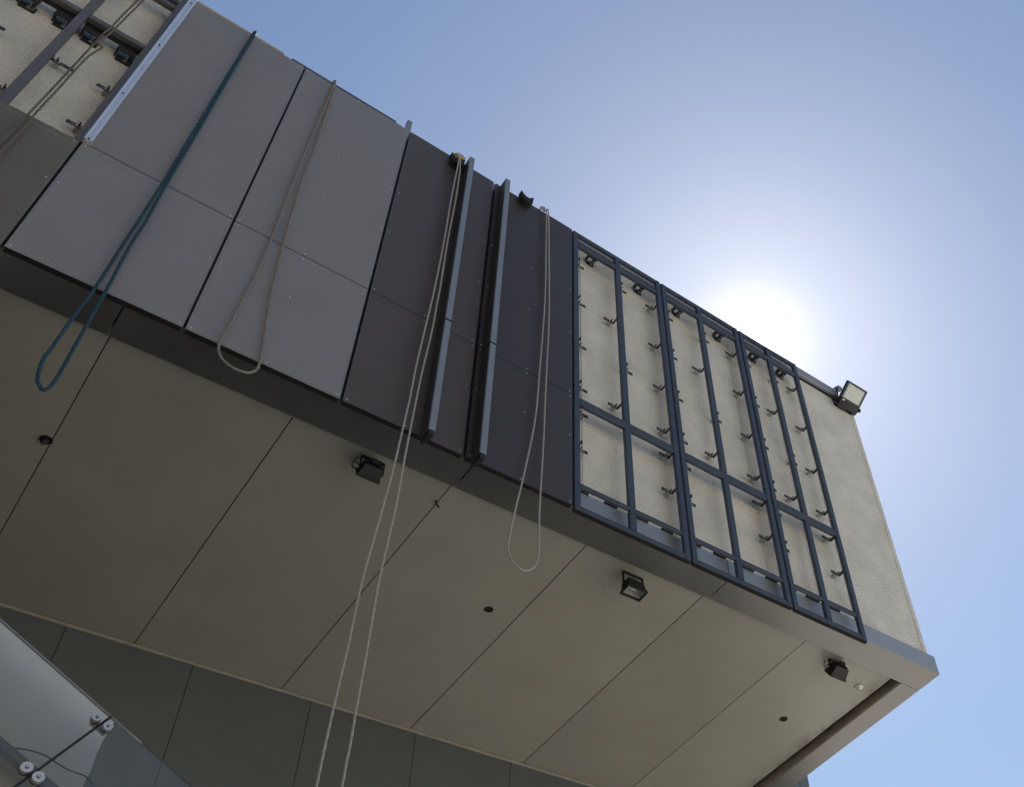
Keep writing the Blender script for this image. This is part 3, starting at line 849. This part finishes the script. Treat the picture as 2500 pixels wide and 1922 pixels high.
# panel plane: along x, and from the upper front edge down and back
px0, px1 = 6.174, 6.451
top = Vector((0, 4.070, 10.437)); bot = Vector((0, 4.220, 10.336))
ax = (bot - top); Lp = ax.length; ax.normalize()
nrm = Vector((1, 0, 0)).cross(ax).normalized()
if nrm.y > 0: nrm = -nrm
def fp(x, s, h): return Vector((x, 0, 0)) + top + ax * s + nrm * h
def slab(bm, x0, x1, s0, s1, h0, h1):
    vs = [bm.verts.new(fp(x, s, h)) for h in (h0, h1) for x, s in ((x0, s0), (x1, s0), (x1, s1), (x0, s1))]
    for f in ((0, 1, 2, 3), (7, 6, 5, 4), (0, 4, 5, 1), (1, 5, 6, 2), (2, 6, 7, 3), (3, 7, 4, 0)): bm.faces.new([vs[i] for i in f])
    bmesh.ops.recalc_face_normals(bm, faces=bm.faces)
bm = bmesh.new(); slab(bm, px0, px1, 0, Lp + 0.10, -0.035, -0.004); obj("housing", bm, 'black', t)
bm = bmesh.new()
for q in ((px0, px1, 0, .020), (px0, px0 + .020, .020, Lp), (px1 - .020, px1, .020, Lp), (px0, px1, Lp, Lp + .012)):
    slab(bm, *q, -0.004, 0.012)
obj("rim", bm, 'frame', t)
bm = bmesh.new(); slab(bm, px0 + .020, px1 - .020, .020, Lp, -0.003, 0.004); ln = obj("lens", bm, 'lens', t)
bm = bmesh.new()
for i in range(7):
    for k in range(6):
        cx_, cs = px0 + .04 + i * (px1 - px0 - .08) / 6, .042 + k * (Lp - .07) / 5
        slab(bm, cx_ - .005, cx_ + .005, cs - .003, cs + .003, 0.0042, 0.0056)
obj("led_array", bm, 'led', ln, kind="stuff")
bm = bmesh.new(); slab(bm, px0 + .005, px0 + .13, Lp + .014, Lp + .115, -0.03, 0.02); obj("driver_box", bm, 'black', t)
bm = bmesh.new(); slab(bm, px0 + .135, px1 - .005, Lp + .014, Lp + .098, -0.03, 0.014); obj("cover_plate", bm, 'dark', t)
bm = bmesh.new(); slab(bm, px0 + .015, px0 + .05, Lp + .018, Lp + .035, 0.030, 0.032); obj("rating_label", bm, 'plate', t)
bm = bmesh.new()
for xs in (px0 - .012, px1 + .004):
    p0 = fp(xs, Lp + .04, 0)
    box(bm, xs, xs + .008, p0.y - .02, YW - .004, p0.z - .015, p0.z + .03)
box(bm, px0 - .012, px1 - .03, YW - .008, YW - .001, 10.285, 10.325)
obj("yoke", bm, 'black', t)
bm = bmesh.new(); p0 = fp(px1 + .012, Lp + .04, 0); cyl(bm, p0, p0 + Vector((.016, 0, 0)), .02, 12)
obj("clamp_knob", bm, 'black', t)
obj("cable", tube_path([(px0 + .01, 4.29, 10.29), (px0 - .04, 4.29, 10.255), (px0 - .085, 4.28, 10.27), (px0 - .08, 4.28, 10.33), (px0 - .03, 4.275, 10.37), (px0 + .01, 4.265, 10.40), (px0 + .01, 4.265, 10.53), (px0 + .03, 4.4, 10.54)], 0.0085, 8), 'rubber', t, smooth=True)
bm = bmesh.new(); box(bm, px0 + .03, px0 + .10, 4.24, 4.30, 10.526, 10.575, bevel=0.012); obj("junction_box", bm, 'coping', t)

# ------------------------------------------------------------------ glass stair screen at the lower left
ux, uz = 0.870, -0.494                       # along the sloping top edge
jx, jz = -0.499, -0.867                      # down the joint
K = Vector((0.756, 4.90, 4.887))             # where the joint meets the top edge
def gp(s, d, y=4.90): return Vector((K.x + ux * s + jx * d, y, K.z + uz * s + jz * d))
scr = thing("glass_screen", "sloping point-fixed glass screen with round steel fixings, lower left corner", "glass screen", (0.4, 4.9, 0))
for s0, s1 in ((-1.5, -0.006), (0.006, 1.3)):
    bm = bmesh.new()
    vs = [bm.verts.new(gp(s, d, y)) for y in (4.90, 4.912) for s, d in ((s0, 0), (s1, 0), (s1, 1.25), (s0, 1.25))]
    for f in ((0, 1, 2, 3), (7, 6, 5, 4), (0, 4, 5, 1), (1, 5, 6, 2), (2, 6, 7, 3), (3, 7, 4, 0)): bm.faces.new([vs[i] for i in f])
    bmesh.ops.recalc_face_normals(bm, faces=bm.faces)
    obj("glass_pane", bm, 'glass', scr)
bm = bmesh.new()
vs = [bm.verts.new(gp(s, d, y)) for y in (4.902, 4.910) for s, d in ((-.005, 0.002), (.005, 0.002), (.005, 1.25), (-.005, 1.25))]
for f in ((0, 1, 2, 3), (7, 6, 5, 4), (0, 4, 5, 1), (1, 5, 6, 2), (2, 6, 7, 3), (3, 7, 4, 0)): bm.faces.new([vs[i] for i in f])
bmesh.ops.recalc_face_normals(bm, faces=bm.faces)
obj("silicone_joint", bm, 'black', scr)
for cx_, cz_, rr in ((0.697, 4.845, .0225), (0.753, 4.815, .0225), (0.515, 4.532, .0265), (0.570, 4.502, .0265)):
    bm = bmesh.new()
    cyl(bm, (cx_, 4.872, cz_), (cx_, 4.890, cz_), rr - .002, 28, rr)
    dsc = obj("fixing_disc", bm, 'chrome', scr)
    bm = bmesh.new(); cyl(bm, (cx_, 4.8905, cz_), (cx_, 4.899, cz_), rr - .0005, 28); obj("gasket", bm, 'rubber', dsc)
    bm = bmesh.new(); cyl(bm, (cx_, 4.869, cz_), (cx_, 4.8725, cz_), .0078, 14); obj("bolt_ring", bm, 'bracket', dsc)
    bm = bmesh.new(); cyl(bm, (cx_, 4.867, cz_), (cx_, 4.8695, cz_), .005, 6); obj("bolt_head", bm, 'chrome', dsc)
for a, b in (((0.697, 4.845), (0.753, 4.815)), ((0.515, 4.532), (0.570, 4.502))):
    bm = bmesh.new(); cyl(bm, (a[0], 4.925, a[1]), (b[0], 4.925, b[1]), 0.016, 10)
    cyl(bm, (a[0], 4.913, a[1]), (a[0], 4.94, a[1]), 0.012, 10); cyl(bm, (b[0], 4.913, b[1]), (b[0], 4.94, b[1]), 0.012, 10)
    obj("spider_arm", bm, 'chrome', scr)
bm = bmesh.new(); c = gp(-.03, .375, 4.965)
cyl(bm, (c.x - ux * 1.4, 4.975, c.z - uz * 1.4), (c.x + ux * 1.2, 4.975, c.z + uz * 1.2), 0.028, 16)
obj("support_tube", bm, 'tube', scr, smooth=False)
obj("cable", tube_path([(0.30, 4.99, 4.62), (0.405, 4.99, 4.659), (0.461, 4.99, 4.674), (0.511, 4.99, 4.680), (0.571, 4.99, 4.675), (0.614, 4.99, 4.659), (0.686, 4.99, 4.634), (0.755, 4.99, 4.625), (0.80, 5.03, 4.62)], 0.0035, 6), 'rubber', scr, smooth=True)
sw = thing("stair_wall", "pale grey stair wall behind the sloping glass screen", "wall", (-0.4, 5.1, 0))
bm = bmesh.new()
T0 = gp(0, 0.012, 5.06)
f = 5.06 / 4.90
def wz(x): return 1.6 + (K.z - 1.6 + (x / f - K.x) * (uz / ux)) * f - 0.018
edge = [(0.800, wz(0.800)), (0.792, 4.92), (0.783, 4.86), (0.778, 4.79), (0.780, 4.70), (0.772, 4.64), (0.766, 4.5), (0.77, 4.0), (0.77, 0.0)]
prism(bm, [(-1.6, 0.0), (-1.6, wz(-1.6))] + edge, 'y', 5.06, 5.22)
obj("wall", bm, 'plaster', sw)
